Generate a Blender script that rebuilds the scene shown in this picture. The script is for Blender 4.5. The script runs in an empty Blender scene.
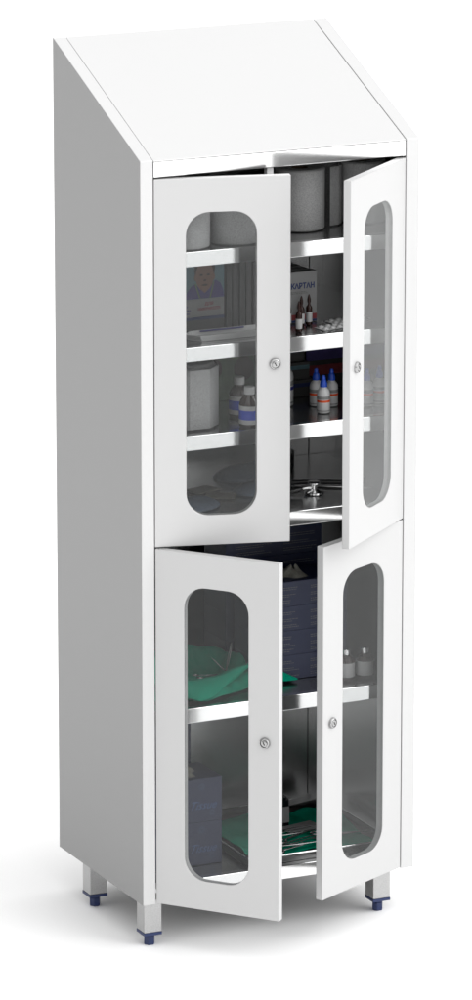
import bpy, bmesh, math, random
from mathutils import Vector, Matrix
random.seed(7)
S = bpy.context.scene
COL = S.collection
PI = math.pi
Z0 = 0.2185                       # height of the fitted origin above the floor

# ------------------------------------------------------------------ camera
cam_d = bpy.data.cameras.new("camera"); cam = bpy.data.objects.new("camera", cam_d); COL.objects.link(cam)
S.camera = cam
cam_d.sensor_fit = 'VERTICAL'; cam_d.sensor_height = 24.0; cam_d.lens = 5397.6/1000*24.0
cam_d.clip_start = 0.5; cam_d.clip_end = 500
cam.location = (-4.13255, -9.33913, 3.30674+Z0)
cam.rotation_euler = Vector((0.40812166, 0.87897634, -0.2466522)).to_track_quat('-Z', 'Y').to_euler()
S.render.resolution_x = 483; S.render.resolution_y = 1024
S.view_settings.view_transform = 'Standard'; S.view_settings.look = 'None'
S.view_settings.exposure = 0.17; S.view_settings.gamma = 1.0; S.view_settings.use_curve_mapping = False
S.render.engine = 'CYCLES'
S.cycles.max_bounces = 14; S.cycles.transparent_max_bounces = 24; S.cycles.glossy_bounces = 8; S.cycles.diffuse_bounces = 6
S.cycles.caustics_reflective = False; S.cycles.caustics_refractive = False

# ------------------------------------------------------------------ studio light dome
world = bpy.data.worlds.new("World"); S.world = world; world.use_nodes = True
wn = world.node_tree; wn.nodes.clear()
def N(nt, t, **k):
    n = nt.nodes.new(t)
    for a, b in k.items(): setattr(n, a, b)
    return n
tc = N(wn, 'ShaderNodeTexCoord')
def lobe(direction, lo, hi, gain):
    d = N(wn, 'ShaderNodeVectorMath', operation='DOT_PRODUCT'); wn.links.new(tc.outputs['Generated'], d.inputs[0])
    d.inputs[1].default_value = Vector(direction).normalized()
    m = N(wn, 'ShaderNodeMapRange', interpolation_type='SMOOTHSTEP'); wn.links.new(d.outputs['Value'], m.inputs['Value'])
    m.inputs['From Min'].default_value = lo; m.inputs['From Max'].default_value = hi
    m.inputs['To Min'].default_value = 0; m.inputs['To Max'].default_value = gain
    return m.outputs[0]
def add(a, b):
    n = N(wn, 'ShaderNodeMath', operation='ADD')
    for i, s in enumerate((a, b)):
        if isinstance(s, float): n.inputs[i].default_value = s
        else: wn.links.new(s, n.inputs[i])
    return n.outputs[0]
tot = add(add(lobe((0, -0.15, 1), 0.20, 1.0, 0.92), 0.50), add(lobe((0.75, -0.65, 0.35), 0.45, 1.0, 1.00), lobe((-0.40, -0.90, 0.10), 0.4, 1.0, 0.25)))
bg = N(wn, 'ShaderNodeBackground'); wo = N(wn, 'ShaderNodeOutputWorld')
wn.links.new(tot, bg.inputs['Strength']); bg.inputs['Color'].default_value = (1, 1, 1, 1)
wn.links.new(bg.outputs[0], wo.inputs[0])

def area(name, loc, target, size, power):
    l = bpy.data.lights.new(name, 'AREA'); l.shape = 'RECTANGLE'; l.size, l.size_y = size; l.energy = power
    o = bpy.data.objects.new(name, l); COL.objects.link(o); o.location = loc
    o.rotation_euler = (Vector(target)-Vector(loc)).to_track_quat('-Z', 'Y').to_euler(); return o
area("key_softbox", (11.0, -9.5, 11.0), (0.3, 0.2, 0.6), (16.0, 14.0), 1300)

# ------------------------------------------------------------------ materials
MATS = {}
def new_mat(name, base, rough=0.5, metal=0.0, grain=0.0, grain_scale=400, bump=0.0, stretch=(1, 1, 1), spec=0.5, coat=0.0):
    m = bpy.data.materials.new(name); m.use_nodes = True; nt = m.node_tree
    b = nt.nodes['Principled BSDF']
    b.inputs['Base Color'].default_value = (*base, 1); b.inputs['Roughness'].default_value = rough
    b.inputs['Metallic'].default_value = metal; b.inputs['Specular IOR Level'].default_value = spec
    if coat: b.inputs['Coat Weight'].default_value = coat; b.inputs['Coat Roughness'].default_value = 0.1
    if grain or bump:
        t = N(nt, 'ShaderNodeTexCoord'); mp = N(nt, 'ShaderNodeMapping'); mp.inputs['Scale'].default_value = stretch
        ns = N(nt, 'ShaderNodeTexNoise'); ns.inputs['Scale'].default_value = grain_scale; ns.inputs['Detail'].default_value = 3
        nt.links.new(t.outputs['Object'], mp.inputs[0]); nt.links.new(mp.outputs[0], ns.inputs['Vector'])
        if grain:
            mr = N(nt, 'ShaderNodeMapRange'); nt.links.new(ns.outputs['Fac'], mr.inputs['Value'])
            mr.inputs['From Min'].default_value = 0.3; mr.inputs['From Max'].default_value = 0.7
            mr.inputs['To Min'].default_value = 1-grain; mr.inputs['To Max'].default_value = 1+grain*0.6
            mx = N(nt, 'ShaderNodeVectorMath', operation='SCALE'); mx.inputs[0].default_value = base
            nt.links.new(mr.outputs[0], mx.inputs['Scale']); nt.links.new(mx.outputs[0], b.inputs['Base Color'])
            rr = N(nt, 'ShaderNodeMapRange'); nt.links.new(ns.outputs['Fac'], rr.inputs['Value'])
            rr.inputs['To Min'].default_value = max(0.03, rough-0.08); rr.inputs['To Max'].default_value = rough+0.08
            nt.links.new(rr.outputs[0], b.inputs['Roughness'])
        if bump:
            bp = N(nt, 'ShaderNodeBump'); bp.inputs['Strength'].default_value = bump; bp.inputs['Distance'].default_value = 0.001
            nt.links.new(ns.outputs['Fac'], bp.inputs['Height']); nt.links.new(bp.outputs[0], b.inputs['Normal'])
    MATS[name] = m; return m
def C3(v): return (v, v, v)
new_mat('floor', C3(0.93), 0.6, grain=0.02, grain_scale=300, spec=0.2)
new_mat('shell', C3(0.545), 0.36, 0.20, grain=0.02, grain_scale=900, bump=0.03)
new_mat('shaded_shell', C3(0.262), 0.42, 0.30, grain=0.02, grain_scale=900, bump=0.03)  # darker copy of shell for the side panels, their shade put into the colour
new_mat('shelf_steel', C3(0.88), 0.13, 1.0, grain=0.03, grain_scale=900, bump=0.02)
new_mat('inner_steel', C3(0.52), 0.24, 1.0, grain=0.03, grain_scale=900, bump=0.03)
new_mat('leg_steel', C3(0.46), 0.38, 1.0, grain=0.12, grain_scale=500, bump=0.1)
new_mat('chrome', C3(0.86), 0.10, 1.0)
new_mat('tray_steel', C3(0.16), 0.3, 1.0)
new_mat('tool_steel', C3(0.42), 0.22, 1.0)
new_mat('navy_plastic', (0.010, 0.022, 0.085), 0.4)
new_mat('paper', C3(0.34), 0.95, grain=0.28, grain_scale=520, bump=0.5, spec=0.1)
new_mat('core', (0.12, 0.085, 0.055), 0.9)
new_mat('white_card', C3(0.22), 0.6, grain=0.1, grain_scale=700)
new_mat('grey_card', C3(0.060), 0.7, grain=0.2, grain_scale=700)
new_mat('dark_card', C3(0.020), 0.6, grain=0.3, grain_scale=700)
new_mat('teal_print', (0.09, 0.17, 0.20), 0.6)
new_mat('blue_print', (0.014, 0.026, 0.10), 0.6)
new_mat('purple_print', (0.045, 0.032, 0.15), 0.6)
new_mat('red_print', (0.19, 0.022, 0.028), 0.6)
new_mat('skin_print', (0.19, 0.105, 0.075), 0.7)
new_mat('hair_print', (0.035, 0.020, 0.014), 0.7)
new_mat('dark_print', (0.03, 0.02, 0.02), 0.6)
new_mat('green_print', (0.045, 0.085, 0.035), 0.6, grain=0.3, grain_scale=60)
new_mat('lime_print', (0.075, 0.13, 0.045), 0.6)
new_mat('navy_card', (0.006, 0.011, 0.044), 0.42, grain=0.15, grain_scale=300)
new_mat('script_print', (0.032, 0.065, 0.16), 0.5)
new_mat('grey_print', C3(0.12), 0.6)
new_mat('tissue_paper', (0.20, 0.195, 0.17), 0.95, grain=0.2, grain_scale=200, bump=0.6)
new_mat('amber', (0.020, 0.005, 0.003), 0.2, spec=0.3)
new_mat('brown_bottle', (0.028, 0.014, 0.010), 0.15, coat=0.4)
new_mat('black_bottle', (0.006, 0.006, 0.008), 0.15)
new_mat('white_plastic', C3(0.50), 0.3, coat=0.2)
new_mat('label_white', C3(0.42), 0.6, grain=0.05)
new_mat('label_grey', C3(0.20), 0.6, grain=0.1)
new_mat('label_blue', (0.02, 0.05, 0.42), 0.5)
new_mat('label_navy', (0.02, 0.02, 0.16), 0.5)
new_mat('label_orange', (0.62, 0.07, 0.012), 0.5)
new_mat('cap_blue', (0.008, 0.06, 0.42), 0.35)
new_mat('cap_navy', (0.02, 0.03, 0.22), 0.35)
new_mat('green_cloth', (0.0, 0.27, 0.165), 0.95, grain=0.28, grain_scale=420, bump=0.6, spec=0.1)
new_mat('pad_blue', (0.12, 0.155, 0.21), 0.9, grain=0.4, grain_scale=160, bump=0.6, stretch=(1, 6, 1))
new_mat('tube_rubber', C3(0.012), 0.35)
new_mat('sachet', (0.20, 0.18, 0.15), 0.6, grain=0.1)
new_mat('blister', C3(0.45), 0.3, 0.0, coat=0.5)
new_mat('dark_gap', C3(0.02), 0.8)
new_mat('screw_dark', C3(0.05), 0.3, 1.0)

# glass: clear sheet with an angle dependent mirror layer on both faces
g = bpy.data.materials.new('smoked_glass'); g.use_nodes = True; nt = g.node_tree; nt.nodes.clear()
geo = N(nt, 'ShaderNodeNewGeometry'); dt = N(nt, 'ShaderNodeVectorMath', operation='DOT_PRODUCT')
nt.links.new(geo.outputs['Normal'], dt.inputs[0]); nt.links.new(geo.outputs['Incoming'], dt.inputs[1])
ab = N(nt, 'ShaderNodeMath', operation='ABSOLUTE'); nt.links.new(dt.outputs['Value'], ab.inputs[0])
om = N(nt, 'ShaderNodeMath', operation='SUBTRACT'); om.inputs[0].default_value = 1; nt.links.new(ab.outputs[0], om.inputs[1])
pw = N(nt, 'ShaderNodeMath', operation='POWER'); nt.links.new(om.outputs[0], pw.inputs[0]); pw.inputs[1].default_value = 5
ml = N(nt, 'ShaderNodeMath', operation='MULTIPLY_ADD'); nt.links.new(pw.outputs[0], ml.inputs[0]); ml.inputs[1].default_value = 0.96; ml.inputs[2].default_value = 0.022
tr = N(nt, 'ShaderNodeBsdfTransparent'); tr.inputs[0].default_value = (0.85, 0.855, 0.855, 1)
gl = N(nt, 'ShaderNodeBsdfGlossy'); gl.inputs['Roughness'].default_value = 0.02; gl.inputs['Color'].default_value = (0.96, 0.97, 0.97, 1)
mx = N(nt, 'ShaderNodeMixShader'); mo = N(nt, 'ShaderNodeOutputMaterial')
nt.links.new(ml.outputs[0], mx.inputs[0]); nt.links.new(tr.outputs[0], mx.inputs[1]); nt.links.new(gl.outputs[0], mx.inputs[2]); nt.links.new(mx.outputs[0], mo.inputs[0])
MATS['glass'] = g

# ------------------------------------------------------------------ helpers
def wmat(o):
    m = Matrix.LocRotScale(o.location, o.rotation_euler, o.scale)
    return wmat(o.parent) @ m if o.parent else m
def obj(name, bm, mat, parent=None, world=False, smooth=False, bevel=0.0, loc=None, label=None):
    """link a bmesh as one object; world=True means vertices are in world coordinates"""
    o = bpy.data.objects.new(name, bpy.data.meshes.new(name))
    if parent: o.parent = parent
    if loc is not None: o.location = loc
    if world: bm.transform(wmat(o).inverted())
    bmesh.ops.recalc_face_normals(bm, faces=bm.faces)
    bm.to_mesh(o.data); bm.free()
    for p in o.data.polygons: p.use_smooth = bool(smooth)
    o.data.materials.append(MATS[mat]); COL.objects.link(o)
    if smooth == 'auto':
        o.data.set_sharp_from_angle(angle=math.radians(35))
    if bevel:
        b = o.modifiers.new('bevel', 'BEVEL'); b.width = bevel; b.segments = 2; b.limit_method = 'ANGLE'; b.angle_limit = math.radians(40)
    if label: o['label'] = label
    return o
def thing(name, label, cat, loc=(0, 0, 0), rz=0, group=None):
    o = bpy.data.objects.new(name, None); COL.objects.link(o); o.empty_display_size = 0.02
    o.location = loc; o.rotation_euler = (0, 0, rz); o['label'] = label; o['category'] = cat
    if group: o['group'] = group
    return o
def tag(o, label, cat, group=None):
    o['label'] = label; o['category'] = cat
    if group: o['group'] = group
    return o
def dup(root, loc, rz, label, group=None):
    r = root.copy(); COL.objects.link(r); r.location = loc; r.rotation_euler = (0, 0, rz); r['label'] = label
    if group: r['group'] = group
    for ch in list(root.children):
        c = ch.copy(); COL.objects.link(c); c.parent = r
        for gch in list(ch.children):
            d = gch.copy(); COL.objects.link(d); d.parent = c
    return r
def box(bm, x0, x1, y0, y1, z0, z1, M=None):
    v = [bm.verts.new((x, y, z)) for z in (z0, z1) for y in (y0, y1) for x in (x0, x1)]
    for f in ((0, 2, 3, 1), (4, 5, 7, 6), (0, 1, 5, 4), (2, 6, 7, 3), (0, 4, 6, 2), (1, 3, 7, 5)):
        bm.faces.new([v[i] for i in f])
    if M is not None:
        for q in v: q.co = M @ q.co
    return v
def B(*a, M=None):
    bm = bmesh.new(); box(bm, *a, M=M); return bm
def prism(bm, pts, a0, a1, axis='x'):
    """extrude a polygon (two coordinates) along an axis"""
    def mk(p, a):
        return {'x': (a, p[0], p[1]), 'y': (p[0], a, p[1]), 'z': (p[0], p[1], a)}[axis]
    A = [bm.verts.new(mk(p, a0)) for p in pts]; Bv = [bm.verts.new(mk(p, a1)) for p in pts]
    n = len(pts); bm.faces.new(A[::-1]); bm.faces.new(Bv)
    for i in range(n): bm.faces.new((A[i], A[(i+1) % n], Bv[(i+1) % n], Bv[i]))
def lathe(prof, n=32, bm=None, closed=True, loc=(0, 0, 0)):
    bm = bm or bmesh.new(); rings = []
    for r, z in prof:
        rings.append([bm.verts.new((loc[0]+r*math.cos(2*PI*k/n), loc[1]+r*math.sin(2*PI*k/n), loc[2]+z)) for k in range(n)])
    for a, b in zip(rings, rings[1:]):
        for k in range(n): bm.faces.new((a[k], a[(k+1) % n], b[(k+1) % n], b[k]))
    if closed:
        bm.faces.new(rings[0][::-1]); bm.faces.new(rings[-1])
    return bm
def tube(bm, pts, r, n=10, flat=1.0):
    """tube along a polyline with Catmull-Rom smoothing; r is a number or one radius per point"""
    P = [Vector(p) for p in pts]; R = r if isinstance(r, (list, tuple)) else [r]*len(P)
    Q, RR = [], []
    for i in range(len(P)-1):
        p0, p1, p2, p3 = P[max(i-1, 0)], P[i], P[i+1], P[min(i+2, len(P)-1)]
        for s in range(6):
            t = s/6
            Q.append(0.5*((2*p1)+(p2-p0)*t+(2*p0-5*p1+4*p2-p3)*t*t+(3*p1-p0-3*p2+p3)*t**3)); RR.append(R[i]*(1-t)+R[i+1]*t)
    Q.append(P[-1]); RR.append(R[-1]); rings = []
    for i, q in enumerate(Q):
        d = (Q[min(i+1, len(Q)-1)]-Q[max(i-1, 0)]).normalized()
        s = d.cross(Vector((0, 0, 1)));  s = s.normalized() if s.length > 1e-3 else Vector((1, 0, 0))
        u = s.cross(d)
        rings.append([bm.verts.new(q+RR[i]*(math.cos(2*PI*k/n)*s+math.sin(2*PI*k/n)*u*flat)) for k in range(n)])
    for a, b in zip(rings, rings[1:]):
        for k in range(n): bm.faces.new((a[k], a[(k+1) % n], b[(k+1) % n], b[k]))
    bm.faces.new(rings[0][::-1]); bm.faces.new(rings[-1]); return bm
def text_mesh(body, size, shear=0.0, bold=0.0, depth=0.0002):
    cu = bpy.data.curves.new('lettering', 'FONT'); cu.body = body; cu.size = size; cu.shear = shear; cu.offset = bold
    cu.extrude = depth; cu.align_x = 'CENTER'; cu.align_y = 'CENTER'; cu.resolution_u = 3
    o = bpy.data.objects.new('tmp', cu); COL.objects.link(o)
    bpy.context.view_layer.update()
    me = bpy.data.meshes.new_from_object(o.evaluated_get(bpy.context.evaluated_depsgraph_get()))
    bm = bmesh.new(); bm.from_mesh(me)
    bpy.data.objects.remove(o); bpy.data.curves.remove(cu); bpy.data.meshes.remove(me)
    return bm
def text_on_front(parent, body, size, x, y, z, mat, shear=0.0, bold=0.0, name='lettering', sx=1.0):
    """lettering standing on a face that looks towards -y, in the parent's own frame"""
    bm = text_mesh(body, size, shear, bold)
    bm.transform(Matrix.Translation((x, y, z)) @ Matrix.Rotation(PI/2, 4, 'X') @ Matrix.Diagonal((sx, 1, 1, 1)))
    return obj(name, bm, mat, parent)
def dashes(bm, x0, x1, y, zs, h=0.0011, seed=1, t=0.0003):
    """rows of print too small to read"""
    r = random.Random(seed)
    for z in zs:
        x = x0; end = x0+(x1-x0)*r.uniform(0.7, 1.0)
        while x < end:
            w = r.uniform(0.002, 0.006); box(bm, x, min(x+w, end), y-t, y, z, z+h); x += w+0.0012
    return bm

# ------------------------------------------------------------------ fitted dimensions
W, D = 0.6, 0.423
FL = 0.0274
ZFT, ZBT, ZBOT = 1.3781+Z0, 1.5552+Z0, -0.1259+Z0
D1T, D1B, D2T, D2B = 1.3417+Z0, 0.6090+Z0, 0.6060+Z0, -0.1236+Z0
SH = {1: 1.1918+Z0, 2: 1.0025+Z0, 3: 0.8249+Z0, 4: 0.6492+Z0, 5: 0.2697+Z0, 6: -0.0856+Z0}
DW = 0.2700

# ------------------------------------------------------------------ the floor
bm = bmesh.new(); v = [bm.verts.new(c) for c in ((-60, -40, 0), (60, -40, 0), (60, 90, 0), (-60, 90, 0))]; bm.faces.new(v)
fl = obj('floor', bm, 'floor'); fl['kind'] = 'structure'

# ------------------------------------------------------------------ the cabinet
cab = thing('steel_cabinet', 'tall white steel cabinet with sloping top and four glazed doors standing ajar', 'cabinet', (W/2, D/2, 0))
def slope(y): return ZFT+(ZBT-ZFT)*y/D
T = 0.0015
for side in (0, 1):
    xo = 0 if side == 0 else W
    sg = 1 if side == 0 else -1
    bm = bmesh.new()
    x0, x1 = sorted((xo, xo+sg*T)); prism(bm, [(0, ZBOT), (D, ZBOT), (D, ZBT), (0, ZFT)], x0, x1)
    o = obj('side_panel', bm, 'shaded_shell', cab, world=True)
    x0, x1 = sorted((xo+sg*0.0004, xo+sg*FL))
    # folded edge: front upright and the strip that runs up the slope
    bm = bmesh.new()
    prism(bm, [(-0.0005, ZBOT), (0.018, ZBOT), (0.018, slope(0.018)-0.012), (D-0.001, slope(D-0.001)-0.012), (D-0.001, slope(D-0.001)+0.0006), (-0.0005, ZFT+0.0006)], x0, x1)
    f = obj('folded_edge', bm, 'shell', o, world=True, bevel=0.0012)
    # wall lining inside
    x0, x1 = sorted((xo+sg*(T+0.0005), xo+sg*(T+0.002)))
    bm = bmesh.new(); prism(bm, [(0.019, ZBOT), (D-0.004, ZBOT), (D-0.004, slope(D)-0.02), (0.019, slope(0.019)-0.014)], x0, x1)
    obj('wall_lining', bm, 'inner_steel', cab, world=True)
bm = bmesh.new(); prism(bm, [(0.0, ZFT-0.003), (D, ZBT-0.003), (D, ZBT-0.0003), (0.0, ZFT-0.0003)], FL+0.0012, W-FL-0.0012)
obj('sloping_top', bm, 'shell', cab, world=True, bevel=0.0008)
bm = bmesh.new(); prism(bm, [(-0.0003, D1T+0.0032), (0.020, D1T+0.0032), (0.020, ZFT-0.004), (-0.0003, ZFT-0.0033)], FL+0.0014, W-FL-0.0014)
obj('top_rail', bm, 'shelf_steel', cab, world=True, bevel=0.0015)
obj('back_panel', B(0.003, W-0.003, D-0.0035, D-0.001, ZBOT, ZBT-0.02), 'inner_steel', cab, world=True)
bm = bmesh.new()
for xs in (0.036, W-0.036):
    box(bm, xs-0.0008, xs+0.0008, D-0.0045, D-0.0036, SH[6]+0.002, ZBT-0.03)
obj('wall_seam', bm, 'dark_gap', cab, world=True)
obj('door_catch', B(0.272, 0.286, 0.004, 0.018, D1T-0.012, D1T+0.003), 'white_plastic', cab, world=True, bevel=0.001)

def shelf(name, z, h=0.030, x0=FL+0.0075, x1=W-FL-0.001):
    p = obj(name, B(0.0035, W-0.0035, 0.0195, D-0.0055, z-0.003, z-0.0005), 'inner_steel', cab, world=True)
    bm = bmesh.new(); box(bm, x0, x1, 0.002, 0.0190, z-h, z)
    obj('front_lip', bm, 'shelf_steel', p, world=True, bevel=0.0012)
    return p
for k in (1, 2, 3, 5): shelf('shelf', SH[k])
shelf('divider_plate', SH[4], 0.030)
shelf('bottom_plate', SH[6], 0.028)

# doors -------------------------------------------------------------
def rrect(x0, x1, z0, z1, r, n=10):
    pts = []
    for cx, cz, a in ((x1-r, z1-r, 0), (x0+r, z1-r, 90), (x0+r, z0+r, 180), (x1-r, z0+r, 270)):
        for k in range(n+1):
            t = math.radians(a+90*k/n); pts.append((cx+r*math.cos(t), cz+r*math.sin(t)))
    return pts
TD = 0.0160
def door(side, z0, z1, ang, label, lock_z):
    """local frame: origin on the hinge line, door runs along +x (left doors) or -x (right doors), outer face at y=0"""
    s = 1 if side == 'L' else -1
    h = z1-z0
    d0 = 0.0010
    outer = [(d0, 0), (DW, 0), (DW, h), (d0, h)]
    inner = rrect(0.064, 0.2035, 0.060, h-0.068, 0.046)
    bm = bmesh.new()
    def loop(pts, y): 
        vs = [bm.verts.new((s*x, y, z)) for x, z in pts]
        return vs, [bm.edges.new((vs[i], vs[(i+1) % len(vs)])) for i in range(len(vs))]
    oa, ea = loop(outer, 0); ia, ja = loop(inner, 0); ob, eb = loop(outer, TD); ib, jb = loop(inner, TD)
    bmesh.ops.triangle_fill(bm, edges=ea+ja, use_beauty=True); bmesh.ops.triangle_fill(bm, edges=eb+jb, use_beauty=True)
    for a, b in ((oa, ob), (ia, ib)):
        n = len(a)
        for i in range(n): bm.faces.new((a[i], a[(i+1) % n], b[(i+1) % n], b[i]))
    hx = FL+0.0004 if side == 'L' else W-FL-0.0004
    o = bpy.data.objects.new('door', bpy.data.meshes.new('door')); o.parent = cab; COL.objects.link(o)
    o.location = Vector((hx, 0.0, z0))-cab.location; o.rotation_euler = (0, 0, -s*ang); o['label'] = label
    bmesh.ops.recalc_face_normals(bm, faces=bm.faces); bm.to_mesh(o.data); bm.free(); o.data.materials.append(MATS['door_paint'])
    b = o.modifiers.new('bevel', 'BEVEL'); b.width = 0.0013; b.segments = 2; b.limit_method = 'ANGLE'; b.angle_limit = math.radians(60)
    x0, x1 = sorted((s*0.058, s*0.2095))
    bm = bmesh.new(); prism(bm, rrect(0.0645 if s > 0 else -0.2030, 0.2030 if s > 0 else -0.0645, 0.0605, h-0.0685, 0.0455), 0.0012, 0.0042, 'y')
    obj('glass_pane', bm, 'glass', o)
    bm = lathe([(0.0112, 0), (0.0112, 0.0030), (0.0100, 0.0052), (0.0082, 0.0060), (0.0074, 0.0034), (0.0066, 0.0034), (0.0062, 0.0056), (0.0050, 0.0062)], 28)
    R = Matrix.Translation((s*0.2395, 0.0, lock_z-z0)) @ Matrix.Rotation(PI/2, 4, 'X')
    bm.transform(R); lk = obj('lock', bm, 'lock_metal', o, smooth='auto')
    bm = bmesh.new(); box(bm, -0.0010, 0.0010, -0.0036, 0.0036, 0.0058, 0.0067); bm.transform(R @ Matrix.Rotation(0.5, 4, 'Z'))
    # keyhole kept in the lock's own depth level as its sibling
    obj('keyhole', bm, 'screw_dark', o)
    return o
new_mat('lock_metal', C3(0.42), 0.16, 1.0)
m = new_mat('door_paint', C3(0.485), 0.36, 0.20, grain=0.015, grain_scale=900, bump=0.03)
door('L', D1B, D1T, 0.255, 'upper left glazed door, opened a little', 0.968+Z0)
door('R', D1B, D1T, 0.7047, 'upper right glazed door, opened widest', 0.968+Z0)
door('L', D2B, D2T, 0.878, 'lower left glazed door, swung far out', 0.240+Z0)
door('R', D2B, D2T, 0.4907, 'lower right glazed door, half open', 0.240+Z0)

# legs --------------------------------------------------------------
for x0, y0 in ((0.0082, 0.012), (0.5170, 0.012), (0.006, 0.280), (0.5170, 0.280)):
    w = 0.0375; zt = ZBOT+0.006; zb = -0.1890+Z0
    l = obj('leg', B(x0, x0+w, y0, y0+w, zb, zt), 'leg_steel', cab, world=True, bevel=0.001)
    bm = bmesh.new(); box(bm, x0-0.0006, x0+w+0.0006, y0-0.0006, y0+w+0.0006, zb-0.0060, zb-0.0002)
    lathe([(0.0105, 0.0004), (0.0115, 0.002), (0.0115, 0.017), (0.0105, 0.018), (0.0105, zb-0.0062)], 6, bm, loc=(x0+w/2, y0+w/2, 0))
    obj('foot', bm, 'navy_plastic', l, world=True, smooth='auto')

# ------------------------------------------------------------------ things on the top shelf
def paper_roll(label, x, y, z, r=0.0500, h=0.124, group='paper rolls in the cabinet', core_r=0.018):
    t = thing('paper_roll', label, 'paper roll', (x, y, z), random.uniform(0, 6), group)
    bm = lathe([(core_r, 0.001), (r-0.002, 0.0005), (r, 0.003), (r, h-0.003), (r-0.003, h), (core_r, h-0.001), (core_r, 0.001)], 48, closed=False)
    obj('paper_winding', bm, 'paper', t, smooth='auto')
    bm = lathe([(core_r-0.0015, 0.002), (core_r-0.0002, 0.002), (core_r-0.0002, h-0.0025), (core_r-0.0015, h-0.0025), (core_r-0.0015, 0.002)], 32, closed=False)
    obj('cardboard_core', bm, 'core', t, smooth='auto')
    return t
z = SH[1]+0.0002
paper_roll('paper roll at the far left of the top shelf, cut off by the window edge', 0.121, 0.060, z)
paper_roll('paper roll behind the upper left window, second on the top shelf', 0.2295, 0.062, z)
paper_roll('paper roll in the open gap between the upper doors, its brown core showing', 0.401, 0.127, z)
t = paper_roll('paper roll at the right of the top shelf, loose end hanging at its left', 0.549, 0.146, z, r=0.047)
t.rotation_euler = (0, 0, 0)
bm = bmesh.new(); pr = [(-0.0455, 0.004), (-0.056, -0.018), (-0.068, -0.030), (-0.088, -0.034)]
for (a, b), (c, d) in zip(pr, pr[1:]):
    prism(bm, [(a, b), (c, d), (c+0.0012, d), (a+0.0012, b)], 0.002, 0.120, 'z')
obj('loose_end', bm, 'paper', t)

# ------------------------------------------------------------------ second shelf
z = SH[2]+0.0002
t = thing('medicine_box', 'white medicine box printed with a portrait of a child in purple', 'box', (0.168, 0.127, z))
obj('carton', B(-0.075, 0.069, 0, 0.06, 0, 0.150), 'white_card', t, bevel=0.0008)
bm = bmesh.new(); box(bm, -0.0745, 0.0685, -0.0006, 0.0, 0.065, 0.1495); obj('printed_sky', bm, 'teal_print', t)
def disc(bm, cx, cz, rx, rz, y, n=28, th=0.0003, a0=0, a1=360):
    pts = [(cx+rx*math.cos(math.radians(a0+(a1-a0)*k/n)), cz+rz*math.sin(math.radians(a0+(a1-a0)*k/n))) for k in range(n+(a1-a0 != 360))]
    prism(bm, pts, y-th, y, 'y')
    return bm
bm = disc(disc(bmesh.new(), 0.026, 0.110, 0.0195, 0.030, -0.0016), 0.0075, 0.108, 0.004, 0.007, -0.0014)
disc(bm, 0.0445, 0.108, 0.004, 0.007, -0.0014); box(bm, 0.015, 0.037, -0.00155, -0.0013, 0.074, 0.092)
pt = obj('printed_portrait', bm, 'skin_print', t)
obj('hair', disc(bmesh.new(), 0.026, 0.124, 0.0225, 0.0260, -0.0010), 'hair_print', pt)
bm = bmesh.new(); prism(bm, [(-0.018, 0.066), (0.068, 0.066), (0.066, 0.080), (0.060, 0.094), (0.050, 0.101), (0.043, 0.097), (0.037, 0.086), (0.026, 0.076), (0.015, 0.086), (0.006, 0.096), (-0.004, 0.090), (-0.012, 0.080)], -0.0019, -0.0016, 'y'); obj('shirt', bm, 'purple_print', pt)
for a, b in (((0.004, 0.096), (0.014, 0.066)), ((0.044, 0.098), (0.036, 0.066))):
    bm = bmesh.new(); prism(bm, [a, (a[0]+0.003, a[1]), (b[0]+0.003, b[1]), b], -0.0022, -0.0020, 'y'); obj('collar_trim', bm, 'lime_print', pt)
for cx, cz, rx, rz_ in ((0.0185, 0.113, 0.0036, 0.0022), (0.0340, 0.113, 0.0036, 0.0022), (0.0262, 0.0925, 0.0066, 0.0020), (0.0262, 0.1020, 0.0034, 0.0018)):
    obj('face_feature', disc(bmesh.new(), cx, cz, rx, rz_, -0.0020), 'dark_print', pt)
bm = bmesh.new(); box(bm, -0.0745, 0.0685, -0.0008, -0.0001, 0.029, 0.0645); obj('text_panel', bm, 'label_grey', t)
bm = bmesh.new(); box(bm, -0.0745, 0.0685, -0.0007, 0.0, 0.0005, 0.0225); obj('lower_band', bm, 'grey_card', t)
bm = bmesh.new(); box(bm, -0.0745, 0.0685, -0.0009, 0.0, 0.0228, 0.0288); obj('lower_stripe', bm, 'blue_print', t)
text_on_front(t, 'ДЛЯ', 0.0085, 0.036, -0.0010, 0.0540, 'red_print', bold=0.0002)
text_on_front(t, 'ИММУНИТЕТА', 0.0080, 0.036, -0.0010, 0.0440, 'red_print', bold=0.0002, sx=0.85)
obj('small_print', dashes(bmesh.new(), -0.028, -0.004, -0.0009, (0.035, 0.042, 0.049), 0.0026, 5), 'purple_print', t)

for i in range(6):
    o = obj('slim_carton', B(-0.0058, 0.0058, 0, 0.085, 0, 0.150), 'grey_card', loc=(0.2485+i*0.0146, 0.128+0.002*(i % 2), z), bevel=0.0012) if i == 0 else first.copy()
    if i == 0: first = o
    else: COL.objects.link(o); o.location = (0.2485+i*0.0146, 0.128+0.002*(i % 2), z)
    tag(o, 'slim grey carton standing upright in the tight row beside the child portrait box', 'carton', 'row of identical slim grey cartons')

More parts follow.
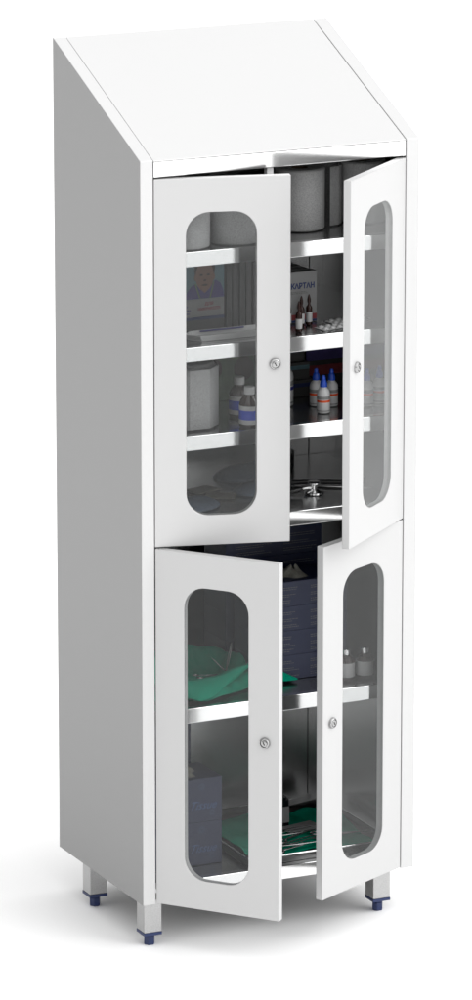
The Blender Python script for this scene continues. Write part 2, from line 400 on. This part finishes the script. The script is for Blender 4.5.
t = thing('shallow_tray', 'shallow pale grey tray with pointed end at the front of the second shelf', 'tray', (0.21, 0.060, z))
bm = bmesh.new(); ol = [(-0.088, 0.006), (-0.065, -0.022), (0.088, -0.022), (0.088, 0.030), (-0.065, 0.030)]
prism(bm, [(x*0.94, y*0.9) for x, y in ol], 0, 0.002, 'z')
for a, b in zip(ol, ol[1:]+ol[:1]):
    a0, b0 = (a[0]*0.94, a[1]*0.9), (b[0]*0.94, b[1]*0.9)
    va = [bm.verts.new(c) for c in ((a0[0], a0[1], 0.002), (b0[0], b0[1], 0.002), (b[0], b[1], 0.011), (a[0], a[1], 0.011))]; bm.faces.new(va)
so = obj('tray_shell', bm, 'white_plastic', t); md = so.modifiers.new('thick', 'SOLIDIFY'); md.thickness = 0.0012
obj('blue_strip', B(-0.045, 0.05, 0.0225, 0.026, 0.0085, 0.0116), 'label_navy', t, bevel=0.001)

# boxed medicine, one behind the other
def kartan(loc, label, text):
    t = thing('medicine_carton', label, 'box', loc, 0, 'white medicine cartons in a file on the second shelf')
    obj('carton', B(-0.042, 0.042, 0, 0.022, 0, 0.103), 'white_card', t, bevel=0.0006)
    obj('red_stripe', B(-0.0415, 0.0415, -0.0005, 0, 0.006, 0.017), 'red_print', t)
    obj('blue_stripe', B(-0.0415, 0.0415, -0.0005, 0, 0.0012, 0.0055), 'blue_print', t)
    if text:
        text_on_front(t, 'КАРТАН', 0.0150, 0.011, -0.0004, 0.074, 'blue_print', bold=0.0006, sx=0.86)
        obj('small_print', dashes(bmesh.new(), -0.018, 0.03, -0.0001, (0.062, 0.059), 0.0014, 8), 'grey_print', t)
    return t
kartan((0.391, 0.113, z), 'white carton lettered КАРТАН behind the brown ampoules', True)
for i in range(4):
    kartan((0.385-0.002*i, 0.139+i*0.030, z), ['white carton just behind the lettered front carton', 'white carton third from the front of its file', 'white carton fourth from the front of its file', 'white carton at the very back of its file'][i], False)

def ampoule(loc, label):
    t = thing('ampoule', label, 'ampoule', loc, 0, 'brown glass ampoules')
    obj('ampoule_glass', lathe([(0.0048, 0), (0.0062, 0.001), (0.0064, 0.003), (0.0064, 0.034), (0.0058, 0.037), (0.0030, 0.041), (0.0026, 0.044), (0.0036, 0.048), (0.0034, 0.053), (0.0016, 0.060), (0.0007, 0.062)], 20), 'amber', t, smooth=True)
    obj('paper_label', lathe([(0.0066, 0.007), (0.0066, 0.027)], 20, closed=False), 'label_white', t, smooth=True)
    return t
a0 = ampoule((0.3580, 0.038, z), 'brown ampoule standing nearest the shelf edge')
dup(a0, (0.3835, 0.080, z), 1, 'brown ampoule half hidden behind the front one')
dup(a0, (0.4040, 0.088, z), 2, 'brown ampoule standing at the right of its group')
dup(a0, (0.3600, 0.092, z), 2, 'brown ampoule mostly hidden by the upper left door edge')

def blister(loc, rz, label):
    t = thing('blister_pack', label, 'blister pack', loc, rz, 'blister packs')
    obj('foil_card', B(-0.045, 0.045, -0.017, 0.017, 0, 0.0009), 'blister', t, bevel=0.0003)
    for i in range(5):
        for j in (-1, 1):
            bm = bmesh.new(); bmesh.ops.create_uvsphere(bm, u_segments=14, v_segments=8, radius=1)
            bm.transform(Matrix.Translation((-0.034+i*0.017, j*0.0080, 0.0012)) @ Matrix.Diagonal((0.0068, 0.0058, 0.0042, 1)))
            obj('pill_dome', bm, 'blister', t, smooth=True)
    return t
blister((0.448, 0.050, z), 0.20, 'white blister pack lying in front at the shelf edge')
blister((0.492, 0.092, z), 0.16, 'white blister pack lying behind the front pack')

# ------------------------------------------------------------------ third shelf
z = SH[3]+0.0002
t = paper_roll('paper towel roll with a broad loose sheet in front, third shelf', 0.150, 0.100, z, r=0.0480, h=0.126, group='paper rolls in the cabinet')
t.rotation_euler = (0, 0, 0)
bm = bmesh.new()
pr = [(-0.048, 0.005), (-0.0475, -0.03), (-0.044, -0.058), (-0.030, -0.0665), (0.0, -0.067), (0.012, -0.068)]
for (a, b), (c, d) in zip(pr, pr[1:]):
    prism(bm, [(a, b), (c, d), (c-0.0006, d+0.0013), (a+0.0009, b+0.0008)], 0.003, 0.122, 'z')
prism(bm, [(0.012, -0.068), (0.044, -0.040), (0.047, -0.005), (0.0458, -0.005), (0.043, -0.039), (0.0105, -0.0665)], 0.003, 0.122, 'z')
obj('loose_sheet', bm, 'paper', t)

def brown_bottle(loc, label):
    t = thing('brown_bottle', label, 'bottle', loc, 0, 'brown bottles with blue labels')
    obj('bottle_body', lathe([(0.0175, 0), (0.0200, 0.002), (0.0205, 0.005), (0.0205, 0.046), (0.0185, 0.053), (0.012, 0.061), (0.0095, 0.065), (0.0095, 0.070)], 32), 'brown_bottle', t, smooth='auto')
    obj('paper_label', lathe([(0.0209, 0.007), (0.0209, 0.044)], 32, closed=False), 'label_white', t, smooth=True)
    obj('label_band', lathe([(0.0211, 0.016), (0.0211, 0.035)], 32, closed=False), 'label_blue', t, smooth=True)
    obj('screw_cap', lathe([(0.0100, 0.0655), (0.0105, 0.067), (0.0105, 0.079), (0.0095, 0.0805)], 24), 'white_plastic', t, smooth='auto')
    return t
b0 = brown_bottle((0.246, 0.028, z), 'brown bottle with blue label standing in front at the window edge')
dup(b0, (0.2640, 0.114, z), 1, 'brown bottle with blue label half hidden behind the front one')

def dropper(loc, s, cap, band, label):
    t = thing('dropper_bottle', label, 'bottle', loc, 0, 'white dropper bottles')
    def P(l): return [(r*s, h*s) for r, h in l]
    obj('bottle_body', lathe(P([(0.0115, 0), (0.0135, 0.0015), (0.0140, 0.004), (0.0140, 0.042), (0.0130, 0.048), (0.0100, 0.053), (0.0070, 0.056), (0.0065, 0.060)]), 28), 'white_plastic', t, smooth='auto')
    obj('grey_band', lathe(P([(0.01412, 0.031), (0.01412, 0.038)]), 28, closed=False), 'label_grey', t, smooth=True)
    obj('grey_foot_band', lathe(P([(0.01412, 0.005), (0.01412, 0.0075)]), 28, closed=False), 'label_grey', t, smooth=True)
    obj('colour_band', lathe(P([(0.01416, 0.0245), (0.01416, 0.0295)]), 28, closed=False), band, t, smooth=True)
    obj('dropper_cap', lathe(P([(0.0075, 0.057), (0.0080, 0.058), (0.0078, 0.064), (0.0060, 0.071), (0.0042, 0.073), (0.0046, 0.077), (0.0030, 0.082)]), 24), cap, t, smooth='auto')
    return t
d0 = dropper((0.4285, 0.071, z), 0.93, 'cap_blue', 'label_orange', 'white dropper bottle standing foremost of the trio, bright blue cap')
dup(d0, (0.4420, 0.133, z), 0.4, 'white dropper bottle at the back left of the trio')
dup(d0, (0.4690, 0.118, z), 0.9, 'white dropper bottle at the back right of the trio')
dup(d0, (0.5330, 0.088, z), 1.9, 'white dropper bottle seen through the upper right door glass, left one')
dup(d0, (0.5670, 0.100, z), 2.9, 'white dropper bottle seen through the upper right door glass, right one')
dropper((0.3830, 0.160, z), 1.40, 'cap_navy', 'label_navy', 'large white bottle with navy band, cut off by the upper left door')

def carton(name, label, loc, size, mat, group=None, rz=0):
    t = thing(name, label, 'box', loc, rz, group)
    obj('carton', B(-size[0]/2, size[0]/2, 0, size[1], 0, size[2]), mat, t, bevel=0.0008); return t
t = carton('printed_carton', 'green leaf printed carton behind the brown bottles', (0.275, 0.250, z), (0.19, 0.06, 0.135), 'green_print')
bm = bmesh.new()
for cx, cz, r, q in ((-0.06, 0.10, 0.026, 10), (-0.01, 0.115, 0.022, 40), (0.05, 0.095, 0.028, 5), (0.075, 0.118, 0.02, 60), (-0.035, 0.07, 0.02, 30)):
    disc(bm, cx, cz, r, r*0.5, -0.0001)
obj('printed_leaves', bm, 'lime_print', t)
obj('printed_fruit', disc(bmesh.new(), -0.005, 0.066, 0.019, 0.021, -0.0004), 'hair_print', t); obj('printed_fruit', disc(bmesh.new(), 0.062, 0.062, 0.022, 0.024, -0.0004), 'hair_print', t)
# dark stack left of the trio, lettered dark carton behind it
for i, (m_, lb) in enumerate((('blue_print', 'dark carton with blue stripe at the bottom of the dim stack'), ('teal_print', 'dark carton with teal stripe in the middle of the dim stack'), ('blue_print', 'dark carton with blue stripe on top of the dim stack'))):
    t = carton('dark_carton', lb, (0.425-0.006*i, 0.215+0.01*i, z+i*0.0342), (0.105, 0.14, 0.034), 'grey_card', 'dim cartons stacked behind the dropper bottles')
    obj('colour_stripe', B(-0.052, 0.052, -0.0005, 0, 0.020, 0.028), m_, t)
t = carton('lettered_carton', 'dark lettered carton standing behind the right dropper bottle', (0.535, 0.260, z), (0.110, 0.05, 0.140), 'dark_card')
text_on_front(t, 'ПАРАЦЕТАМОЛ', 0.012, 0.0, -0.0002, 0.108, 'red_print', bold=0.0003, sx=0.9)
obj('colour_stripe', B(-0.0545, 0.0545, -0.0005, 0, 0.060, 0.090), 'purple_print', t)
obj('red_stripe', B(-0.0545, 0.0545, -0.0005, 0, 0.030, 0.050), 'red_print', t)

# ------------------------------------------------------------------ floor of the upper compartment
z = SH[4]+0.0002
def pad(loc, rx, ry, h, rz, label, tilt=0.0):
    bm = bmesh.new(); n, mr = 40, 10; rings = []
    for i in range(mr+1):
        q = i/mr; ring = []
        for k in range(n):
            a = 2*PI*k/n; w = 1+0.03*math.sin(3*a+rx*90)
            zz = h*(1-q**3)*(1+0.12*math.sin(2*a+q*3)) if i < mr else 0
            ring.append(bm.verts.new((rx*q*w*math.cos(a), ry*q*w*math.sin(a), 0.003+zz+tilt*rx*q*math.cos(a)+abs(tilt)*rx)))
        rings.append(ring)
    base = [bm.verts.new((rx*0.96*math.cos(2*PI*k/n), ry*0.96*math.sin(2*PI*k/n), 0.0002+tilt*rx*0.96*math.cos(2*PI*k/n)+abs(tilt)*rx)) for k in range(n)]
    rings.append(base)
    for a, b in zip(rings, rings[1:]):
        for k in range(n): bm.faces.new((a[k], a[(k+1) % n], b[(k+1) % n], b[k]))
    bm.faces.new(base)
    bmesh.ops.remove_doubles(bm, verts=bm.verts, dist=1e-5)
    o = obj('fabric_pad', bm, 'pad_blue', smooth=True, loc=loc); o.rotation_euler = (0, 0, rz)
    return tag(o, label, 'fabric pad', 'blue grey fabric pads')
pad((0.375, 0.300, z), 0.085, 0.055, 0.022, 0.2, 'blue-grey round pad at the back, topmost behind the upper left window')
pad((0.345, 0.185, z), 0.070, 0.048, 0.014, 0.5, 'blue-grey round pad in front of the topmost pad')
pad((0.140, 0.290, z), 0.080, 0.055, 0.014, -0.3, 'blue-grey pad lying at the left by the side wall')
pad((0.165, 0.120, z), 0.065, 0.050, 0.012, 0.6, 'blue-grey pad nearest the lower rounded corner of the window')
for loc, rz, lb in (((0.235, 0.225, z+0.001), 0.35, 'beige paper sachet between the left and right pads'), ((0.245, 0.165, z+0.001), -0.5, 'beige paper sachet lying nearer the shelf edge')):
    o = obj('paper_sachet', B(-0.030, 0.030, -0.021, 0.021, 0, 0.003), 'sachet', loc=loc, bevel=0.001); o.rotation_euler = (0, 0, rz); tag(o, lb, 'sachet', 'beige sachets')

t = thing('stethoscope', 'black stethoscope with chrome chest piece lying on the upper compartment floor', 'stethoscope', (0.428, 0.112, z))
bm = lathe([(0.017, 0), (0.0200, 0.0010), (0.0205, 0.0045), (0.0180, 0.0062), (0.0095, 0.0075), (0.0065, 0.010), (0.0060, 0.016), (0.0085, 0.0185), (0.0130, 0.0205), (0.0135, 0.0235), (0.0100, 0.0255)], 40)
obj('chest_piece', bm, 'chrome', t, smooth='auto')
bm = bmesh.new(); tube(bm, [(-0.006, 0, 0.013), (-0.022, -0.001, 0.0135), (-0.030, -0.002, 0.013)], 0.0032); obj('stem', bm, 'chrome', t, smooth=True)
bm = bmesh.new(); tube(bm, [(-0.028, -0.002, 0.013), (-0.060, 0.000, 0.009), (-0.095, 0.025, 0.005), (-0.070, 0.072, 0.005), (-0.010, 0.078, 0.006), (0.050, 0.055, 0.006), (0.105, 0.030, 0.006), (0.140, 0.060, 0.005)], 0.0048); obj('rubber_tube', bm, 'tube_rubber', t, smooth=True)
bm = bmesh.new(); tube(bm, [(0.020, 0.045, 0.0035), (0.07, 0.010, 0.004), (0.12, -0.02, 0.004), (0.145, 0.01, 0.004)], 0.0024); obj('ear_tube', bm, 'tool_steel', t, smooth=True)
t = thing('glass_dish', 'small stacked glass dishes behind the stethoscope at the door edge', 'dish', (0.455, 0.330, z))
for k in range(3):
    obj('dish', lathe([(0.026, 0.000), (0.030, 0.002), (0.031, 0.012), (0.0295, 0.012), (0.028, 0.003), (0.0, 0.0025)], 32, loc=(0, 0, 0.0125*k), closed=False), 'tool_steel', t, smooth='auto')

# ------------------------------------------------------------------ lower compartment, upper shelf
def tissue_wad(parent, loc, sx, sy, h, seed=0):
    r = random.Random(seed); bm = bmesh.new(); n, m_ = 18, 6
    ph = [r.uniform(0, 6) for _ in range(6)]; rings = []
    for i in range(m_+1):
        q = i/m_; rings.append([])
        for k in range(n):
            a = 2*PI*k/n; rad = (1-q*0.85)*(1+0.22*math.sin(3*a+ph[0]+q*2)+0.14*math.sin(5*a+ph[1]-q*3))
            rings[-1].append(bm.verts.new((sx*rad*math.cos(a)+sx*0.25*q*math.sin(ph[2]), sy*rad*math.sin(a), h*q*(1+0.25*math.sin(2*a+ph[3])))))
    for a, b in zip(rings, rings[1:]):
        for k in range(n): bm.faces.new((a[k], a[(k+1) % n], b[(k+1) % n], b[k]))
    bm.faces.new(rings[-1]); bm.transform(Matrix.Translation(loc))
    return obj('pulled_tissue', bm, 'tissue_paper', parent, smooth='auto')
def tissue_box(loc, size, label, group, style, wad=False, seed=0, rz=0):
    """origin at the bottom front right corner"""
    w, d, h = size
    t = thing('tissue_box', label, 'tissue box', loc, rz, group)
    obj('carton', B(-w, 0, 0, d, 0, h), 'navy_card', t, bevel=0.0008)
    if style == 'script':
        text_on_front(t, 'Tissue', 0.0245, -0.043, -0.0003, h*0.38, 'script_print', shear=0.45, name='script_lettering', sx=0.95)
        bm = bmesh.new()
        for cx, cz, rr in ((-0.022, 0.018, 0.008), (-0.045, h-0.016, 0.009), (-0.10, 0.03, 0.010), (-0.15, h-0.02, 0.008)):
            for k in range(6):
                a = k*PI/3; disc(bm, cx+rr*0.6*math.cos(a), cz+rr*0.6*math.sin(a), rr*0.32, rr*0.32, -0.0002, 10)
        obj('printed_flowers', bm, 'script_dim', t)
    else:
        bm = bmesh.new(); rows = [h*0.74, h*0.66, h*0.46, h*0.38, h*0.22, h*0.14] if h < 0.07 else [h*k/14 for k in (12, 11.2, 9, 8.2, 6, 5.2)]
        dashes(bm, -w*0.90, -w*0.52, -0.0001, rows, 0.0013, seed); obj('small_print', bm, 'grey_print', t)
        obj('small_print', dashes(bmesh.new(), -w*0.40, -w*0.05, -0.0001, rows, 0.0013, seed+9), 'grey_print', t)
    if wad:
        tissue_wad(t, (-w*(0.34 if style == 'script' else 0.5), d*0.45, h-0.002), w*0.16, d*0.30, 0.020, seed)
    return t
new_mat('script_dim', (0.016, 0.028, 0.07), 0.5)
z = SH[5]+0.0002
for k in range(4):
    tissue_box((0.500, 0.105, z+k*0.0512), (0.205, 0.10, 0.051), ['navy box with small print at the bottom of the front pile', 'navy box with small print, second up in the front pile', 'navy box with small print, third up in the front pile', 'navy tissue box topping the front pile, tissue pulled out'][k], 'navy boxes piled behind the green drape', 'print', k == 3, 3+k)
for k in range(5):
    tissue_box((0.505, 0.235, z+k*0.0562), (0.215, 0.105, 0.056), ['navy box at the bottom of the back pile', 'navy box, second up in the back pile', 'navy box, middle of the back pile', 'navy box, fourth up in the back pile', 'navy tissue box topping the back pile under the divider'][k], 'navy boxes piled behind the green drape', 'print', k == 4, 13+k)

def solid(o, t=0.0012):
    m_ = o.modifiers.new('thick', 'SOLIDIFY'); m_.thickness = t; m_.offset = 0
    s_ = o.modifiers.new('soft', 'SUBSURF'); s_.levels = 1; s_.render_levels = 1
# crumpled drape shaped like a nest: hollow in the middle, a soft ridge around it, corners spilling outwards
def outline(a, cx, cy, poly):
    d = (math.cos(a), math.sin(a)); best = 9
    for (x0, y0), (x1, y1) in zip(poly, poly[1:]+poly[:1]):
        ex, ey = x1-x0, y1-y0; den = d[0]*ey-d[1]*ex
        if abs(den) < 1e-9: continue
        t = ((x0-cx)*ey-(y0-cy)*ex)/den; u = ((x0-cx)*d[1]-(y0-cy)*d[0])/den
        if t > 0 and -1e-6 <= u <= 1+1e-6: best = min(best, t)
    return best
poly = [(0.385, 0.078), (0.300, 0.090), (0.150, 0.024), (0.075, 0.060), (0.018, 0.085), (0.020, 0.270), (0.180, 0.330), (0.330, 0.300), (0.350, 0.190)]
bm = bmesh.new(); n, m_ = 120, 22; rings = []
cx, cy = 0.215, 0.175
def bumpf(a, c, w):
    d = (a-c+PI) % (2*PI)-PI; return math.exp(-(d/w)**2)
for i in range(m_+1):
    q = i/m_; ring = []
    for k in range(n):
        a = 2*PI*k/n; rad = outline(a, cx, cy, poly)*q
        x = cx+rad*math.cos(a); y = cy+rad*math.sin(a)
        ridge = 0.013+0.036*bumpf(a, 1.7, 0.9)+0.048*bumpf(a, 3.05, 0.45)+0.004*bumpf(a, 4.4, 0.55)+0.030*bumpf(a, 0.05, 0.55)
        qr = 0.60-0.10*bumpf(a, 4.5, 0.5)
        prof = math.exp(-((q-qr)/0.17)**2) if q < qr else math.exp(-((q-qr)/0.30)**2)
        fold = 0.0050*math.sin(5*a+1.0+3*q)*q+0.0038*math.sin(11*a-5*q)*q+0.0022*math.sin(19*a+9*q+1)*q*q+0.0014*math.sin(60*x+25*y*math.sin(20*x))
        zz = 0.004+ridge*prof+fold
        edge = max(0.0, (q-0.85)/0.15); zz = zz*(1-edge*0.85)+0.003*edge
        ring.append(bm.verts.new((x, y, z+max(0.002, zz))))
    rings.append(ring)
for a, b in zip(rings, rings[1:]):
    for k in range(n): bm.faces.new((a[k], a[(k+1) % n], b[(k+1) % n], b[k]))
bmesh.ops.remove_doubles(bm, verts=bm.verts, dist=1e-5)
o = obj('green_drape', bm, 'green_cloth', smooth=True); solid(o); drape = o; tag(o, 'crumpled green surgical drape heaped on the shelf of the lower compartment', 'drape')

# the corner of the drape folded forward over itself, and the flap standing up at the left
def sheet(fn, nu=40, nv=24):
    bm = bmesh.new(); g = [[bm.verts.new(fn(i/nu, j/nv)) for i in range(nu+1)] for j in range(nv+1)]
    for j in range(nv):
        for i in range(nu): bm.faces.new((g[j][i], g[j][i+1], g[j+1][i+1], g[j+1][i]))
    return bm
def front_flap(u, v):
    k = max(0.0, 1-abs(u-0.36)/(0.36 if u < 0.36 else 0.64))
    cx_, cy_, cz_ = 0.030+0.270*u, 0.104-0.018*math.sin(PI*u), 0.046-0.014*math.sin(PI*u)+0.003*math.sin(9*u)
    if v < 0.3:                       # the inner side dropping back into the hollow
        t = 1-v/0.3; return (cx_, cy_+0.045*t, z+cz_-0.028*t*t+0.001*math.sin(25*u+4*t))
    t = (v-0.3)/0.7; reach = 0.012+0.058*k
    return (cx_+(0.150-cx_)*0.35*t, cy_-reach*t, z+cz_-(cz_-0.004-0.018*(1-k))*t**1.2+0.0022*math.sin(14*u+3*t)*t)
solid(obj('front_fold', sheet(front_flap), 'green_cloth', drape, smooth=True))
def left_flap(u, v):
    x = 0.012+0.150*u; crest = 0.100*(1-u)**1.3+0.016
    w_ = 0.055*(1-0.3*u)
    y = 0.215-0.075*u+w_*(v-0.5)*2
    h_ = crest*(1-abs(v-0.45)**1.5*1.5)+0.002*math.sin(16*u+7*v)
    return (x, y, z+max(0.004, h_))
solid(obj('side_fold', sheet(left_flap), 'green_cloth', drape, smooth=True))

def scissors(loc, rz, label, s=1.0, lift=0.0):
    t = thing('scissors', label, 'scissors', loc, rz, 'metal instruments on green cloth'); t.rotation_euler = (0, lift, rz)
    for k in (-1, 1):
        bm = bmesh.new(); zc = 0.0022+0.0012*k
        tube(bm, [(0.06*s, -k*0.006*s, zc), (0.0, 0.0, zc), (-0.045*s, k*0.009*s, zc)], [0.0012*s, 0.003*s, 0.0022*s], 8, 0.5)
        ring = [(-0.058*s+0.013*s*math.cos(2*PI*q/10), k*0.012*s+0.009*s*math.sin(2*PI*q/10), zc) for q in range(11)]
        tube(bm, ring, 0.002*s, 8)
        obj('blade', bm, 'tool_steel', t, smooth=True)
    obj('pivot_screw', lathe([(0.002*s, 0.0012), (0.002*s, 0.0058)], 12), 'chrome', t, smooth='auto'); return t
def tweezers(loc, rot, label, s=1.0):
    t = thing('tweezers', label, 'tweezers', loc, 0, 'metal instruments on green cloth'); t.rotation_euler = rot
    for k in (-1, 1):
        bm = bmesh.new(); tube(bm, [(0, 0, 0.0018), (0.03*s, k*0.004*s, 0.0018), (0.07*s, k*0.005*s, 0.0018), (0.105*s, k*0.0012*s, 0.0018)], [0.0022, 0.0026, 0.0020, 0.0008], 8, 0.45)
        obj('arm', bm, 'tool_steel', t, smooth=True)
    return t
scissors((0.215, 0.150, z+0.014), 0.3, 'small metal scissors lying in the hollow of the heaped green drape', 0.55, 0.12)
tweezers((0.252, 0.150, z+0.016), (0, -1.35, 0.1), 'metal tweezers standing upright out of the heaped drape', 0.62)
tweezers((0.252, 0.148, z+0.016), (0, -0.80, 2.9), 'metal tweezers leaning left out of the heaped drape', 0.45)

def vial(loc, label):
    t = thing('vial', label, 'vial', loc, 0, 'dark vials with silver caps')
    obj('vial_body', lathe([(0.0150, 0), (0.0170, 0.0015), (0.0175, 0.004), (0.0175, 0.040), (0.0150, 0.046), (0.0080, 0.050), (0.0075, 0.055)], 28), 'brown_bottle', t, smooth='auto')
    obj('paper_label', lathe([(0.0178, 0.008), (0.0178, 0.037)], 28, closed=False), 'label_white', t, smooth=True)
    obj('silver_cap', lathe([(0.0090, 0.0525), (0.0095, 0.054), (0.0095, 0.062), (0.0080, 0.0635)], 24), 'chrome', t, smooth='auto')
    return t
v0 = vial((0.4765, 0.060, z), 'dark vial with silver cap at the left edge of the lower right window')
dup(v0, (0.5170, 0.058, z), 0.7, 'dark vial with silver cap, fully seen in the lower right window')

# ------------------------------------------------------------------ bottom of the lower compartment
z = SH[6]+0.0002
for k in range(2):
    tissue_box((0.2085, 0.0774, z+k*0.0905), (0.195, 0.112, 0.090), ['navy tissue box with script lettering at the bottom of the front stack', 'navy tissue box with script lettering and tissue pulled out, front stack'][k], 'large navy tissue boxes', 'script', k == 1, 21+k)
for k in range(3):
    tissue_box((0.1980, 0.2050, z+k*0.0905), (0.185, 0.112, 0.090), ['navy tissue box at the bottom of the rear stack by the side wall', 'navy tissue box in the middle of the rear stack by the side wall', 'navy tissue box on top of the rear stack, just under the shelf'][k], 'large navy tissue boxes', 'script', False, 31+k)

t = thing('instrument_tray', 'shallow steel instrument tray on the bottom of the cabinet', 'tray', (0.405, 0.190, z))
bm = bmesh.new(); hx, hy = 0.160, 0.166
box(bm, -hx, hx, -hy, hy, 0.0, 0.0012)
for x0, x1, y0, y1 in ((-hx, hx, -hy-0.002, -hy), (-hx, hx, hy, hy+0.002), (-hx-0.002, -hx, -hy, hy), (hx, hx+0.002, -hy, hy)):
    box(bm, x0, x1, y0, y1, 0.0, 0.0138)
obj('tray_body', bm, 'tray_steel', t)
bm = bmesh.new()
for (x0, y0), (x1, y1) in (((-hx, -hy), (hx, -hy)), ((hx, -hy), (hx, hy)), ((hx, hy), (-hx, hy)), ((-hx, hy), (-hx, -hy))):
    tube(bm, [(x0, y0, 0.0150), ((x0+x1)/2, (y0+y1)/2, 0.0150), (x1, y1, 0.0150)], 0.0022, 8)
obj('rolled_rim', bm, 'chrome', t, smooth=True)

bm = bmesh.new(); nx, ny = 44, 36; grid = []
for j in range(ny+1):
    row = []
    for i in range(nx+1):
        u, v_ = i/nx, j/ny
        x = -0.138+0.276*u; y = -0.120+0.250*v_
        zz = 0.0045+0.0022*math.sin(11*u+5*v_)+0.0018*math.sin(17*v_-6*u)+0.0012*math.sin(31*u+9*v_)
        e = min(u, 1-u, v_, 1-v_); zz += 0.004*math.exp(-e*18)*(1+math.sin(14*u+9*v_))
        c, s_ = math.cos(-0.10), math.sin(-0.10)
        row.append(bm.verts.new((0.405+c*x-s_*y, 0.170+s_*x+c*y, z+0.0015+max(0.0015, zz))))
    grid.append(row)
for j in range(ny):
    for i in range(nx): bm.faces.new((grid[j][i], grid[j][i+1], grid[j+1][i+1], grid[j+1][i]))
o = obj('green_cloth', bm, 'green_cloth', smooth=True); solid(o, 0.0010); tag(o, 'flat green surgical cloth lying in the steel instrument tray', 'cloth')

t = thing('black_bottle', 'black bottle with white label standing on the flat green cloth', 'bottle', (0.402, 0.222, z+0.010))
bm = bmesh.new(); prism(bm, rrect(-0.020, 0.020, -0.014, 0.014, 0.006, 5), 0, 0.056, 'z'); prism(bm, rrect(-0.016, 0.016, -0.011, 0.011, 0.006, 5), 0.056, 0.061, 'z')
obj('bottle_body', bm, 'black_bottle', t, smooth='auto')
obj('paper_label', B(-0.0165, 0.0185, -0.0146, -0.0141, 0.008, 0.042), 'label_grey', t)
obj('screw_cap', lathe([(0.0085, 0.0612), (0.0095, 0.0625), (0.0095, 0.072), (0.0080, 0.0735)], 24), 'tool_steel', t, smooth='auto')
scissors((0.420, 0.145, z+0.012), 0.25, 'long metal scissors nearest the front of the flat green cloth', 1.25)
tweezers((0.345, 0.165, z+0.012), (0, 0, 0.12), 'metal tweezers lying across the flat green cloth, left of the scissors', 1.25)
scissors((0.500, 0.105, z+0.012), -0.15, 'metal scissors at the right, seen through the lower right window', 1.0)
tweezers((0.330, 0.080, z+0.013), (0, 0, 0.30), 'metal tweezers lying nearest the left front corner of the tray', 1.3)
scissors((0.385, 0.070, z+0.014), 0.12, 'metal scissors lying along the front rim of the tray', 1.2)
t = thing('retractor', 'broad flat steel retractor lying behind the black bottle', 'retractor', (0.500, 0.330, z+0.012), 0.1)
bm = bmesh.new(); prism(bm, [(-0.07, 0), (0.06, 0), (0.075, 0.010), (0.06, 0.0115), (-0.07, 0.003)], -0.014, 0.014, 'y'); obj('blade', bm, 'tool_steel', t, bevel=0.001)
o = obj('paper_packet', B(-0.040, 0.040, -0.020, 0.020, 0, 0.004), 'label_grey', loc=(0.435, 0.185, z+0.010), bevel=0.001); o.rotation_euler = (0, 0, 0.22)
tag(o, 'grey paper packet on the flat green cloth in front of the black bottle', 'packet')
